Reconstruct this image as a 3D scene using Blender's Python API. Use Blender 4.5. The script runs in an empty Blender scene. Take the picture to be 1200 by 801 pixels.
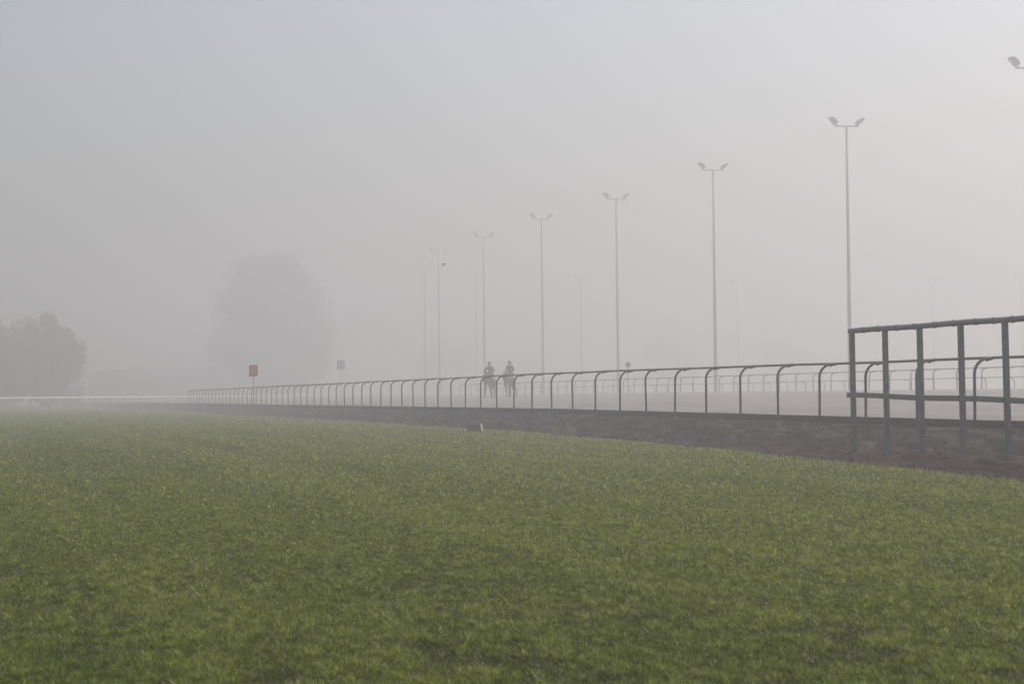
import bpy, bmesh, math, random
import numpy as np
from mathutils import Vector, Matrix

random.seed(7)
RNG = np.random.default_rng(7)
R = math.radians
scene = bpy.context.scene
COL = scene.collection

# ------------------------------------------------------------------ camera
EYE = 1.15                       # eye height above the turf
F = 2400.0                       # focal length in photo pixels (1200 wide)
cam_d = bpy.data.cameras.new('camera')
cam = bpy.data.objects.new('camera', cam_d)
COL.objects.link(cam)
cam_d.sensor_width = 36.0
cam_d.lens = 36.0 * F / 1200.0
cam_d.clip_start = 0.1
cam_d.clip_end = 4000
PITCH, ROLL = math.atan(61.5 / F), 0.0105
CM = Matrix.Translation((0, 0, EYE)) @ Matrix.Rotation(math.pi / 2 + PITCH, 4, 'X') @ Matrix.Rotation(-ROLL, 4, 'Z')
cam.matrix_world = CM
cam_d.dof.use_dof = True
cam_d.dof.focus_distance = 44
cam_d.dof.aperture_fstop = 8.0
scene.camera = cam

# ------------------------------------------------------------------ sky, sun, exposure
SUN_ELEV, SUN_AZ = 49.0, 46.0    # azimuth clockwise from the view direction (+Y)
world = bpy.data.worlds.new('World')
scene.world = world
world.use_nodes = True
wn = world.node_tree
wn.nodes.clear()
w_out = wn.nodes.new('ShaderNodeOutputWorld')
w_bg = wn.nodes.new('ShaderNodeBackground')
w_sky = wn.nodes.new('ShaderNodeTexSky')
w_sky.sky_type = 'NISHITA'
w_sky.sun_disc = False
w_sky.sun_elevation = R(SUN_ELEV)
w_sky.sun_rotation = R(SUN_AZ)
w_sky.air_density = 1.0
w_sky.dust_density = 4.2
w_sky.ozone_density = 1.0
w_bg.inputs['Strength'].default_value = 0.10
wn.links.new(w_sky.outputs[0], w_bg.inputs['Color'])
wn.links.new(w_bg.outputs[0], w_out.inputs['Surface'])

sun_d = bpy.data.lights.new('sun', 'SUN')
sun = bpy.data.objects.new('sun', sun_d)
COL.objects.link(sun)
sun_d.energy = 3.7
sun_d.angle = R(0.5)
sun_d.color = (1.0, 0.945, 0.875)
sun_dir = Vector((math.sin(R(SUN_AZ)) * math.cos(R(SUN_ELEV)), math.cos(R(SUN_AZ)) * math.cos(R(SUN_ELEV)), math.sin(R(SUN_ELEV))))
sun.rotation_euler = sun_dir.to_track_quat('Z', 'Y').to_euler()
sun.location = (30, 20, 60)

scene.view_settings.view_transform = 'Standard'
scene.view_settings.look = 'None'
scene.view_settings.gamma = 1
scene.view_settings.use_curve_mapping = False
scene.view_settings.exposure = 0.25
scene.cycles.volume_bounces = 3
scene.cycles.max_bounces = 8
scene.cycles.diffuse_bounces = 3
scene.cycles.use_denoising = True

HAZE_DENSITY, HAZE_G = 0.0057, 0.55
HAZE_COLOR = (0.685, 0.685, 0.708)

# ------------------------------------------------------------------ helpers
def pix(px, py, depth):
    """World point seen at a photo pixel, at a distance along the view axis."""
    return CM @ Vector(((px - 600) / F * depth, -(py - 400.5) / F * depth, -depth))

def node_mat(name, base=(0.3, 0.3, 0.3), rough=0.6, metal=0.0, spec=0.4):
    m = bpy.data.materials.new(name)
    m.use_nodes = True
    b = m.node_tree.nodes['Principled BSDF']
    b.inputs['Base Color'].default_value = (*base, 1)
    b.inputs['Roughness'].default_value = rough
    b.inputs['Metallic'].default_value = metal
    b.inputs['Specular IOR Level'].default_value = spec
    return m

def noisy_mat(name, c1, c2, scale=5.0, rough=0.6, metal=0.0, bump=0.0, bscale=40.0, detail=6.0, stretch=(1, 1, 1), spec=0.4):
    m = node_mat(name, c1, rough, metal, spec)
    nt = m.node_tree
    b = nt.nodes['Principled BSDF']
    tc = nt.nodes.new('ShaderNodeTexCoord')
    mp = nt.nodes.new('ShaderNodeMapping')
    mp.inputs['Scale'].default_value = stretch
    nz = nt.nodes.new('ShaderNodeTexNoise')
    nz.inputs['Scale'].default_value = scale
    nz.inputs['Detail'].default_value = detail
    nz.inputs['Roughness'].default_value = 0.65
    rp = nt.nodes.new('ShaderNodeValToRGB')
    rp.color_ramp.elements[0].position = 0.32
    rp.color_ramp.elements[1].position = 0.68
    rp.color_ramp.elements[0].color = (*c1, 1)
    rp.color_ramp.elements[1].color = (*c2, 1)
    nt.links.new(tc.outputs['Object'], mp.inputs['Vector'])
    nt.links.new(mp.outputs[0], nz.inputs['Vector'])
    nt.links.new(nz.outputs['Fac'], rp.inputs['Fac'])
    nt.links.new(rp.outputs['Color'], b.inputs['Base Color'])
    if bump:
        n2 = nt.nodes.new('ShaderNodeTexNoise')
        n2.inputs['Scale'].default_value = bscale
        n2.inputs['Detail'].default_value = 6
        bp = nt.nodes.new('ShaderNodeBump')
        bp.inputs['Strength'].default_value = 1.0
        bp.inputs['Distance'].default_value = bump
        nt.links.new(mp.outputs[0], n2.inputs['Vector'])
        nt.links.new(n2.outputs['Fac'], bp.inputs['Height'])
        nt.links.new(bp.outputs[0], b.inputs['Normal'])
    return m

def link(name, me, mat, parent=None):
    o = bpy.data.objects.new(name, me)
    COL.objects.link(o)
    if mat is not None:
        me.materials.append(mat)
    if parent is not None:
        o.parent = parent
    return o

def obj(name, bm, mat, parent=None, smooth=False):
    me = bpy.data.meshes.new(name)
    bmesh.ops.recalc_face_normals(bm, faces=bm.faces)
    bm.to_mesh(me)
    bm.free()
    if smooth:
        me.polygons.foreach_set('use_smooth', [True] * len(me.polygons))
    return link(name, me, mat, parent)

def np_mesh(name, verts, faces, mat, parent=None, smooth=False):
    """verts (n,3) array, faces (m,k) array of one polygon size."""
    me = bpy.data.meshes.new(name)
    v = np.asarray(verts, dtype=np.float32)
    f = np.asarray(faces, dtype=np.int32)
    k = f.shape[1]
    me.vertices.add(len(v)); me.vertices.foreach_set('co', v.ravel())
    me.loops.add(f.size); me.loops.foreach_set('vertex_index', f.ravel())
    me.polygons.add(len(f)); me.polygons.foreach_set('loop_start', np.arange(len(f), dtype=np.int32) * k)
    if smooth:
        me.polygons.foreach_set('use_smooth', np.ones(len(f), dtype=bool))
    me.update(calc_edges=True)
    me.validate()
    return link(name, me, mat, parent)

def tag(o, label=None, cat=None, group=None, kind=None):
    if label: o['label'] = label
    if cat: o['category'] = cat
    if group: o['group'] = group
    if kind: o['kind'] = kind
    return o

def thing(name, loc, label, cat, group=None, rz=0.0):
    o = bpy.data.objects.new(name, None)
    o.empty_display_size = 0.3
    o.location = loc
    o.rotation_euler = (0, 0, rz)
    COL.objects.link(o)
    return tag(o, label, cat, group)

def add_box(bm, size, M=None, bevel=0.0):
    r = bmesh.ops.create_cube(bm, size=1.0)
    vs = r['verts']
    bmesh.ops.scale(bm, vec=size, verts=vs)
    if bevel:
        es = {e for v in vs for e in v.link_edges}
        rb = bmesh.ops.bevel(bm, geom=list(es), offset=bevel, segments=2, affect='EDGES', profile=0.6)
        vs = list({v for f in rb['faces'] for v in f.verts} | {v for v in vs if v.is_valid})
    if M is not None:
        bmesh.ops.transform(bm, matrix=M, verts=vs)
    return vs

def add_tube(bm, pts, rad, seg=10, cap=True):
    """Tube along points; rad is a number or one per point."""
    pts = [Vector(p) for p in pts]
    if not hasattr(rad, '__len__'):
        rad = [rad] * len(pts)
    rings, prev = [], None
    for i, p in enumerate(pts):
        if i == 0: t = pts[1] - p
        elif i == len(pts) - 1: t = p - pts[i - 1]
        else: t = (pts[i + 1] - p).normalized() + (p - pts[i - 1]).normalized()
        t.normalize()
        if prev is None:
            a = t.cross(Vector((0, 0, 1)))
            if a.length < 1e-3: a = t.cross(Vector((1, 0, 0)))
        else:
            a = prev - t * prev.dot(t)
        a.normalize(); prev = a
        b = t.cross(a)
        rings.append([bm.verts.new(p + (a * math.cos(2 * math.pi * k / seg) + b * math.sin(2 * math.pi * k / seg)) * rad[i]) for k in range(seg)])
    for q in range(len(rings) - 1):
        for k in range(seg):
            bm.faces.new((rings[q][k], rings[q][(k + 1) % seg], rings[q + 1][(k + 1) % seg], rings[q + 1][k]))
    if cap:
        bm.faces.new(rings[0][::-1]); bm.faces.new(rings[-1])

def vnoise(x, y, seed=0):
    """Smooth value noise in -1..1 (numpy)."""
    xi = np.floor(x).astype(np.int64); yi = np.floor(y).astype(np.int64)
    fx = x - xi; fy = y - yi
    fx = fx * fx * (3 - 2 * fx); fy = fy * fy * (3 - 2 * fy)
    def h(a, b):
        n = (a * 374761393 + b * 668265263 + seed * 974634777) & 0xFFFFFFFF
        n = ((n ^ (n >> 13)) * 1274126177) & 0xFFFFFFFF
        return ((n ^ (n >> 16)) & 0xFFFF) / 32767.5 - 1.0
    return (h(xi, yi) * (1 - fx) + h(xi + 1, yi) * fx) * (1 - fy) + (h(xi, yi + 1) * (1 - fx) + h(xi + 1, yi + 1) * fx) * fy

def fbm(x, y, seed=0, octaves=4):
    s = 0; a = 1.0; t = 0
    for k in range(octaves):
        s = s + a * vnoise(x * 2 ** k, y * 2 ** k, seed + k); t += a; a *= 0.55
    return s / t

# ------------------------------------------------------------------ lie of the land
# the near running rail is straight: s runs along it (s = distance), o is the offset to its right
U = Vector((-0.2525, 0.9676)); N = Vector((0.9676, 0.2525))
P0 = Vector((7.15, 48.0))                      # foot line of the running rail
def so2xy(s, o): return (P0.x + U.x * s + N.x * o, P0.y + U.y * s + N.y * o)
def xy2so(x, y):
    dx, dy = x - P0.x, y - P0.y
    return dx * U.x + dy * U.y, dx * N.x + dy * N.y
def crest(s):                                  # level of the top of the bank
    return 0.55 + 0.10 * np.clip((s + 8) / 30.0, 0, 1)
def toe(s):                                    # offset of the turf edge (negative: left of the rail)
    return -np.interp(s, [-50, -24, -17, -5, 15, 43, 160, 400], [9.8, 6.65, 5.9, 4.5, 3.0, 2.45, 2.25, 2.2])
LIP = 0.13                                     # height of the timber edging under the rail
CROWN, CROWN_O = 1.20, 35.5                    # outer edge of the banked track
BACK = 0.83                                    # ground level behind it
def ground_z(x, y):
    x = np.asarray(x, dtype=float); y = np.asarray(y, dtype=float)
    return 0.022 * fbm(x / 3.1, y / 4.0, 3, 3) + 0.006 * vnoise(x / 1.1, y / 1.5, 9)
def bank_z(s, o):
    t = np.clip((o - toe(s)) / (0 - toe(s)), 0, 1)
    return (crest(s) - LIP) * t ** 1.25
def track_z(s, o):
    return crest(s) + (CROWN - crest(s)) * np.clip(o / CROWN_O, 0, 1)

# ------------------------------------------------------------------ materials
def grass_blade_mat():
    m = bpy.data.materials.new('grass blade')
    m.use_nodes = True
    nt = m.node_tree
    b = nt.nodes['Principled BSDF']
    out = nt.nodes['Material Output']
    at = nt.nodes.new('ShaderNodeAttribute'); at.attribute_name = 'tint'
    nt.links.new(at.outputs['Color'], b.inputs['Base Color'])
    b.inputs['Roughness'].default_value = 0.5
    b.inputs['Specular IOR Level'].default_value = 0.27
    tr = nt.nodes.new('ShaderNodeBsdfTranslucent')
    mul = nt.nodes.new('ShaderNodeMix'); mul.data_type = 'RGBA'; mul.blend_type = 'MULTIPLY'
    mul.inputs['Factor'].default_value = 1.0
    mul.inputs[7].default_value = (1.2, 1.25, 0.5, 1)
    nt.links.new(at.outputs['Color'], mul.inputs[6])
    nt.links.new(mul.outputs[2], tr.inputs['Color'])
    mx = nt.nodes.new('ShaderNodeMixShader'); mx.inputs['Fac'].default_value = 0.45
    nt.links.new(b.outputs[0], mx.inputs[1]); nt.links.new(tr.outputs[0], mx.inputs[2])
    nt.links.new(mx.outputs[0], out.inputs['Surface'])
    return m

def turf_mat():
    m = node_mat('turf', (0.05, 0.07, 0.02), 0.9, spec=0.05)
    nt = m.node_tree; b = nt.nodes['Principled BSDF']
    tc = nt.nodes.new('ShaderNodeTexCoord')
    n1 = nt.nodes.new('ShaderNodeTexNoise'); n1.inputs['Scale'].default_value = 0.35; n1.inputs['Detail'].default_value = 8; n1.inputs['Roughness'].default_value = 0.7
    r1 = nt.nodes.new('ShaderNodeValToRGB')
    e = r1.color_ramp.elements
    e[0].position = 0.3; e[0].color = (0.045, 0.056, 0.014, 1)
    e[1].position = 0.72; e[1].color = (0.125, 0.128, 0.036, 1)
    k = r1.color_ramp.elements.new(0.5); k.color = (0.078, 0.094, 0.022, 1)
    n2 = nt.nodes.new('ShaderNodeTexNoise'); n2.inputs['Scale'].default_value = 22; n2.inputs['Detail'].default_value = 5
    bp = nt.nodes.new('ShaderNodeBump'); bp.inputs['Distance'].default_value = 0.06; bp.inputs['Strength'].default_value = 0.9
    mx = nt.nodes.new('ShaderNodeMix'); mx.data_type = 'RGBA'; mx.blend_type = 'OVERLAY'; mx.inputs['Factor'].default_value = 0.55
    nt.links.new(tc.outputs['Object'], n1.inputs['Vector']); nt.links.new(tc.outputs['Object'], n2.inputs['Vector'])
    nt.links.new(n1.outputs['Fac'], r1.inputs['Fac'])
    nt.links.new(r1.outputs['Color'], mx.inputs[6]); nt.links.new(n2.outputs['Fac'], mx.inputs[7])
    nt.links.new(mx.outputs[2], b.inputs['Base Color'])
    nt.links.new(n2.outputs['Fac'], bp.inputs['Height']); nt.links.new(bp.outputs[0], b.inputs['Normal'])
    return m

def dirt_mat():
    """Damp dark earth with raked streaks, redder where it meets the turf nearby."""
    m = node_mat('damp earth', (0.06, 0.05, 0.045), 0.95, spec=0.04)
    nt = m.node_tree; b = nt.nodes['Principled BSDF']
    tc = nt.nodes.new('ShaderNodeTexCoord')
    mp = nt.nodes.new('ShaderNodeMapping'); mp.inputs['Rotation'].default_value = (0, 0, R(-14.6)); mp.inputs['Scale'].default_value = (2.2, 0.45, 1)
    n1 = nt.nodes.new('ShaderNodeTexNoise'); n1.inputs['Scale'].default_value = 1.1; n1.inputs['Detail'].default_value = 9; n1.inputs['Roughness'].default_value = 0.68
    n1.inputs['Distortion'].default_value = 0.6
    r1 = nt.nodes.new('ShaderNodeValToRGB')
    e = r1.color_ramp.elements
    e[0].position = 0.34; e[0].color = (0.009, 0.008, 0.0075, 1)
    e[1].position = 0.68; e[1].color = (0.092, 0.080, 0.072, 1)
    k = e.new(0.5); k.color = (0.020, 0.0175, 0.016, 1)
    n3 = nt.nodes.new('ShaderNodeTexNoise'); n3.inputs['Scale'].default_value = 0.5; n3.inputs['Detail'].default_value = 5
    at = nt.nodes.new('ShaderNodeAttribute'); at.attribute_name = 'toe'
    mth = nt.nodes.new('ShaderNodeMath'); mth.operation = 'MULTIPLY'
    mx = nt.nodes.new('ShaderNodeMix'); mx.data_type = 'RGBA'
    mx.inputs[7].default_value = (0.052, 0.030, 0.023, 1)
    n2 = nt.nodes.new('ShaderNodeTexNoise'); n2.inputs['Scale'].default_value = 14; n2.inputs['Detail'].default_value = 6
    bp = nt.nodes.new('ShaderNodeBump'); bp.inputs['Distance'].default_value = 0.10; bp.inputs['Strength'].default_value = 1
    L = nt.links.new
    L(tc.outputs['Object'], mp.inputs['Vector']); L(mp.outputs[0], n1.inputs['Vector']); L(tc.outputs['Object'], n2.inputs['Vector']); L(tc.outputs['Object'], n3.inputs['Vector'])
    L(n1.outputs['Fac'], r1.inputs['Fac']); L(at.outputs['Fac'], mth.inputs[0]); L(n3.outputs['Fac'], mth.inputs[1])
    L(mth.outputs[0], mx.inputs['Factor']); L(r1.outputs['Color'], mx.inputs[6]); L(mx.outputs[2], b.inputs['Base Color'])
    L(n2.outputs['Fac'], bp.inputs['Height']); L(bp.outputs[0], b.inputs['Normal'])
    return m

M_TURF = turf_mat()
M_BLADE = grass_blade_mat()
M_DIRT = dirt_mat()
M_SAND = noisy_mat('harrowed sand', (0.145, 0.138, 0.130), (0.225, 0.210, 0.196), 0.6, 0.9, bump=0.03, bscale=18, stretch=(1, 0.35, 1), spec=0.2)
M_RAIL = noisy_mat('weathered grey rail', (0.050, 0.050, 0.052), (0.085, 0.083, 0.082), 3, 0.5, bump=0.002)
M_CLAMP = noisy_mat('dark rail clamp', (0.032, 0.032, 0.034), (0.055, 0.054, 0.054), 8, 0.45)
M_FENCE = noisy_mat('dull painted steel', (0.135, 0.136, 0.146), (0.25, 0.246, 0.25), 3.5, 0.45, bump=0.003, bscale=25, spec=0.5)
M_GALV = noisy_mat('galvanised steel', (0.16, 0.165, 0.17), (0.24, 0.24, 0.245), 4, 0.45, 0.3)
M_LAMP = noisy_mat('grey lamp housing', (0.10, 0.10, 0.105), (0.15, 0.15, 0.155), 6, 0.5)
M_LENS = node_mat('lamp glass', (0.35, 0.36, 0.37), 0.12, spec=0.6)
M_WHITE = noisy_mat('white plastic rail', (0.50, 0.50, 0.50), (0.60, 0.60, 0.60), 3, 0.4)
M_WOOD = noisy_mat('wet timber edging', (0.014, 0.013, 0.012), (0.034, 0.031, 0.028), 3, 0.8, bump=0.006, bscale=20, stretch=(1, 1, 6))
M_RED = noisy_mat('red sign paint', (0.68, 0.030, 0.022), (0.74, 0.045, 0.035), 5, 0.45)
M_PALE = noisy_mat('pale sign paint', (0.55, 0.52, 0.50), (0.62, 0.60, 0.58), 5, 0.5)
M_BOX = noisy_mat('dull grey plastic', (0.10, 0.10, 0.11), (0.19, 0.19, 0.20), 9, 0.6)
M_GREY = noisy_mat('grey sign paint', (0.10, 0.10, 0.115), (0.16, 0.16, 0.17), 5, 0.5)
M_BARK = noisy_mat('bark', (0.035, 0.028, 0.022), (0.075, 0.062, 0.05), 6, 0.9, bump=0.03, bscale=12)
M_LEAF = noisy_mat('dark foliage', (0.028, 0.045, 0.016), (0.060, 0.085, 0.030), 0.7, 0.6)
M_LEAF2 = noisy_mat('olive foliage', (0.055, 0.062, 0.032), (0.105, 0.11, 0.058), 0.6, 0.6)
M_WALL = noisy_mat('dull wall boards', (0.09, 0.085, 0.08), (0.13, 0.125, 0.115), 2, 0.8)
M_ROOF = noisy_mat('dark sheet roof', (0.045, 0.045, 0.05), (0.075, 0.073, 0.075), 2, 0.6, stretch=(6, 1, 1))

# ------------------------------------------------------------------ ground, bank, track
def axis(dense0, dense1, step, lim):
    a = list(np.arange(dense0, dense1 + 1e-6, step))
    x = dense1; d = step
    while x < lim:
        d *= 1.35; x += d; a.append(min(x, lim))
    x = dense0; d = step
    while x > -lim:
        d *= 1.35; x -= d; a.insert(0, max(x, -lim))
    return np.array(a)

def grid_faces(nx, ny):
    i = np.arange(nx - 1)[:, None] * ny + np.arange(ny - 1)[None, :]
    i = i.ravel()
    return np.stack([i, i + ny, i + ny + 1, i + 1], 1)

gx = axis(-30, 14, 0.3, 640); gy = axis(3, 110, 0.3, 640)
GX, GY = np.meshgrid(gx, gy, indexing='ij')
S_, O_ = xy2so(GX, GY)
GZ = (ground_z(GX, GY) - 0.010) * np.clip(1 - (np.hypot(GX, GY) - 140) / 60, 0, 1)
GZ = np.where(O_ > toe(S_) + 0.6, -0.18, GZ)          # the bank and the track lie over it
ground = np_mesh('ground', np.stack([GX.ravel(), GY.ravel(), GZ.ravel()], 1), grid_faces(len(gx), len(gy)), M_TURF, smooth=True)
tag(ground, kind='structure')

# dirt bank between the turf edge and the rail
ss = np.concatenate([np.arange(-60, -24, 1.0), np.arange(-24, 60, 0.16), np.arange(60, 170, 0.8), np.arange(170, 420, 8)])
tt = np.linspace(-0.10, 1.0, 44)
SS, TT = np.meshgrid(ss, tt, indexing='ij')
OO = toe(SS) + TT * (0 - toe(SS)) - 0.03 * (TT >= 1)
BX, BY = so2xy(SS, OO)
fade = np.clip(1 - (SS - 60) / 60, 0.0, 1) * np.clip(TT * 5, 0, 1) * np.clip((1 - TT) * 14, 0.0, 1)
BZ = bank_z(SS, OO) + fade * (0.10 * fbm(SS / 1.5 + OO * 0.5, OO / 0.5, 21, 4) + 0.06 * fbm(SS / 0.42, OO / 0.3, 33, 3)) - 0.10 * (TT < -0.02) - 0.012 * (TT < 0.06)
bank = np_mesh('dirt_bank', np.stack([BX.ravel(), BY.ravel(), BZ.ravel()], 1), grid_faces(len(ss), len(tt)), M_DIRT, smooth=True)
ta = bank.data.attributes.new('toe', 'FLOAT', 'POINT')
red = np.clip(1.5 - TT * 3.6 + 0.6 * fbm(SS / 2.3, OO / 0.8, 55, 3), 0, 1) * np.clip(1 - (SS + 8) / 14, 0, 1) * 1.1
ta.data.foreach_set('value', red.ravel().astype(np.float32))
tag(bank, kind='structure')

# loose clods of earth scattered over the bank
nc = 2600
cs_ = -24 + 84 * RNG.random(nc) ** 1.5
ct_ = RNG.random(nc) ** 1.2 * 0.93 + 0.02
co_ = toe(cs_) * (1 - ct_)
cx_, cy_ = so2xy(cs_, co_)
cr_ = 0.008 + 0.026 * RNG.random(nc) ** 3
cube_ = np.array([[-1, -1, -1], [1, -1, -1], [1, 1, -1], [-1, 1, -1], [-1, -1, 1], [1, -1, 1], [1, 1, 1], [-1, 1, 1]], float) * 0.62
cf_ = np.array([[0, 3, 2, 1], [4, 5, 6, 7], [0, 1, 5, 4], [1, 2, 6, 5], [2, 3, 7, 6], [3, 0, 4, 7]])
cv_ = cube_[None] * (0.6 + 0.8 * RNG.random((nc, 8, 3))) * cr_[:, None, None] * np.array([1.3, 1.3, 0.8])
ca_ = RNG.random(nc) * 6.283
cv_ = np.stack([cv_[..., 0] * np.cos(ca_)[:, None] - cv_[..., 1] * np.sin(ca_)[:, None], cv_[..., 0] * np.sin(ca_)[:, None] + cv_[..., 1] * np.cos(ca_)[:, None], cv_[..., 2]], -1)
fz_ = np.clip(1 - (cs_ - 60) / 60, 0, 1) * np.clip(ct_ * 5, 0, 1) * np.clip((1 - ct_) * 14, 0, 1)
cz_ = bank_z(cs_, co_) + fz_ * (0.10 * fbm(cs_ / 1.5 + co_ * 0.5, co_ / 0.5, 21, 4) + 0.06 * fbm(cs_ / 0.42, co_ / 0.3, 33, 3))
cv_ = cv_ + np.stack([cx_, cy_, cz_ + cr_ * 0.25], 1)[:, None, :]
clods = np_mesh('clods', cv_.reshape(-1, 3), (cf_[None] + 8 * np.arange(nc)[:, None, None]).reshape(-1, 4), noisy_mat('earth clod', (0.040, 0.034, 0.030), (0.125, 0.110, 0.098), 1.7, 0.95, spec=0.05))
tag(clods, 'loose clods of earth over the dirt bank', 'clods', kind='stuff')

# the banked sand track
so = np.array(list(np.arange(0.05, 4, 0.35)) + list(np.arange(4, CROWN_O, 1.5)) + [CROWN_O + 1.2])
st = np.concatenate([np.arange(-70, -24, 2.0), np.arange(-24, 40, 0.5), np.arange(40, 430, 4)])
ST, SO = np.meshgrid(st, so, indexing='ij')
TX, TY = so2xy(ST, SO)
TZ = track_z(ST, SO) - 0.012 + 0.012 * fbm(ST / 3, SO / 0.8, 71, 3)
track = np_mesh('track', np.stack([TX.ravel(), TY.ravel(), TZ.ravel()], 1), grid_faces(len(st), len(so)), M_SAND, smooth=True)
tag(track, kind='structure')
# lower ground behind the track
io_ = np.array([CROWN_O + 1.2, CROWN_O + 3, CROWN_O + 6, 48, 60, 90, 140, 220, 330])
iS = np.array(list(np.arange(-70, 431, 10.0)))
IS, IO = np.meshgrid(iS, io_, indexing='ij')
IX, IY = so2xy(IS, IO)
IZ = np.interp(IO, [CROWN_O + 1.2, CROWN_O + 3, CROWN_O + 6, 400], [CROWN - 0.03, CROWN - 0.08, BACK, BACK]) + 0.03 * fbm(IX / 7, IY / 7, 5)
infield = np_mesh('far_ground', np.stack([IX.ravel(), IY.ravel(), IZ.ravel()], 1), grid_faces(len(iS), len(io_)), M_TURF, smooth=True)
tag(infield, kind='structure')
def land_z(x, y):
    s, o = xy2so(x, y)
    if o < toe(s): return float(ground_z(x, y))
    if o < 0: return float(bank_z(s, o))
    if o < CROWN_O + 1.2: return float(track_z(s, o))
    return float(np.interp(o, [CROWN_O + 1.2, CROWN_O + 3, CROWN_O + 6, 400], [CROWN - 0.03, CROWN - 0.08, BACK, BACK]))

# ------------------------------------------------------------------ haze
bm = bmesh.new()
add_box(bm, (1400, 1400, 35), Matrix.Translation((0, 0, 16.5)))
haze = obj('haze', bm, None)
hm = bpy.data.materials.new('haze')
hm.use_nodes = True
hm.node_tree.nodes.clear()
ho = hm.node_tree.nodes.new('ShaderNodeOutputMaterial')
hv = hm.node_tree.nodes.new('ShaderNodeVolumePrincipled')
hv.inputs['Color'].default_value = (*HAZE_COLOR, 1)
hv.inputs['Density'].default_value = HAZE_DENSITY
hv.inputs['Anisotropy'].default_value = HAZE_G
hm.node_tree.links.new(hv.outputs[0], ho.inputs['Volume'])
haze.data.materials.append(hm)
tag(haze, kind='stuff')

# ------------------------------------------------------------------ turf blades (one mass)
def blades(n, d0, d1, p, half=0.30, hmin=0.012, hmax=0.027, minpx=0.85, tri=False):
    """n blades with distance spread as d**p over the view wedge and a margin each side."""
    u = RNG.random(n)
    if abs(p + 1) < 1e-6: d = d0 * (d1 / d0) ** u
    else: d = (d0 ** (p + 1) + u * (d1 ** (p + 1) - d0 ** (p + 1))) ** (1 / (p + 1))
    x = (RNG.random(n) * 2 - 1) * (half * d + 1.2)
    y = d
    s, o = xy2so(x, y)
    edge = toe(s) + 0.28 * fbm(s / 0.8, s * 0 + 3.3, 14, 4) + 0.10 * RNG.normal(size=n)
    keep = o < edge
    dens = fbm(x / 0.3, y / 0.45, 91, 3)
    keep &= (RNG.random(n) < 0.92 + 0.08 * dens + 0.55 * fbm(x / 0.055, y / 0.13, 19, 2))
    x, y, d, s, o = x[keep], y[keep], d[keep], s[keep], o[keep]
    n = len(x)
    z = ground_z(x, y) - 0.004
    big = fbm(x / 2.6, y / 3.4, 41, 3); mid = fbm(x / 0.25, y / 0.7, 52, 3); fine = fbm(x / 0.040, y / 0.11, 63, 2)
    near_edge = np.clip(1 - (toe(s) - o) / 0.9, 0, 1)
    band = fbm(o / 0.75, s / 22.0, 101, 3)
    h = (hmin + (hmax - hmin) * RNG.random(n)) * (1 + 0.08 * big + 0.12 * mid + 0.60 * fine + 0.12 * band + 0.6 * near_edge * RNG.random(n))
    h = np.maximum(h, 0.010)
    tall = RNG.random(n) < 0.008
    h = np.where(tall, h * 1.9, h)
    w = np.maximum(0.0046, minpx * d / 2048) * (0.7 + 0.6 * RNG.random(n))
    az = RNG.random(n) * 2 * np.pi
    lean = (0.2 + 1.5 * RNG.random(n))
    lx, ly = np.cos(az) * lean * h, np.sin(az) * lean * h
    fa = RNG.random(n) * np.pi
    wx, wy = np.cos(fa) * w / 2, np.sin(fa) * w / 2
    base = np.stack([x, y, z], 1)
    a = base + np.stack([-wx, -wy, np.zeros(n)], 1)
    b = base + np.stack([wx, wy, np.zeros(n)], 1)
    tip = base + np.stack([lx, ly, h], 1)
    # colour of each blade: green to yellow green, a few straw ones
    k = np.clip(0.46 + 0.05 * big + 0.06 * mid + 0.20 * band + 0.26 * fine + 0.12 * np.clip((d - 13) / 30, -0.5, 1) + 0.24 * RNG.normal(size=n) + 0.35 * near_edge, 0, 1)[:, None]  # paler and yellower with distance: grazing light put into the blade colour
    c = (1 - k) * np.array([[0.086, 0.130, 0.031]]) + k * np.array([[0.212, 0.232, 0.082]])
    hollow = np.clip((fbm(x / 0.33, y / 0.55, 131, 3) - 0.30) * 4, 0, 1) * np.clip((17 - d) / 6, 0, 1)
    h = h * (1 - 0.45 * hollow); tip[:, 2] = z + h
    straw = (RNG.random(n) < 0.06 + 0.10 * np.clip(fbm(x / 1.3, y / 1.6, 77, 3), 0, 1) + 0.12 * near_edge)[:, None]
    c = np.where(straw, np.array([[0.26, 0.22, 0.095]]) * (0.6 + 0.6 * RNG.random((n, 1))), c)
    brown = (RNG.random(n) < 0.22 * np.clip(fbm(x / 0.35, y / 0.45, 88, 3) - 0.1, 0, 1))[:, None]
    c = c * (1 - 0.55 * hollow)[:, None]  # shade of the hollows painted into the blade colour
    c = np.where(brown, np.array([[0.110, 0.082, 0.040]]), c)
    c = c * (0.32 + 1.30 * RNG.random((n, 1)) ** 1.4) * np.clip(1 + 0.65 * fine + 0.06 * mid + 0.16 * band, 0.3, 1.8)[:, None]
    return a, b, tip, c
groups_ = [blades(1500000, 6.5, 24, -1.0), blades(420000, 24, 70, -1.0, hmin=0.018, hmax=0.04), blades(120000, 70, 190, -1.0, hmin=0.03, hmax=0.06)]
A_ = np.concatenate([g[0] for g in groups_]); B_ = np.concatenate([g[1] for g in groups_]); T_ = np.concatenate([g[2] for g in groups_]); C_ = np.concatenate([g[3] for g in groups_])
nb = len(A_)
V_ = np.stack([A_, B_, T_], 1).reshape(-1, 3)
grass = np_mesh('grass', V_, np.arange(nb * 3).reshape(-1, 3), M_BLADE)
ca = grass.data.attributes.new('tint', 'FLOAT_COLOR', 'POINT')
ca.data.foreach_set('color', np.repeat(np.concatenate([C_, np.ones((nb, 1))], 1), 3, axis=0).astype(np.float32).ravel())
tag(grass, 'short dewy green turf across the foreground', 'grass', kind='stuff')

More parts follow.
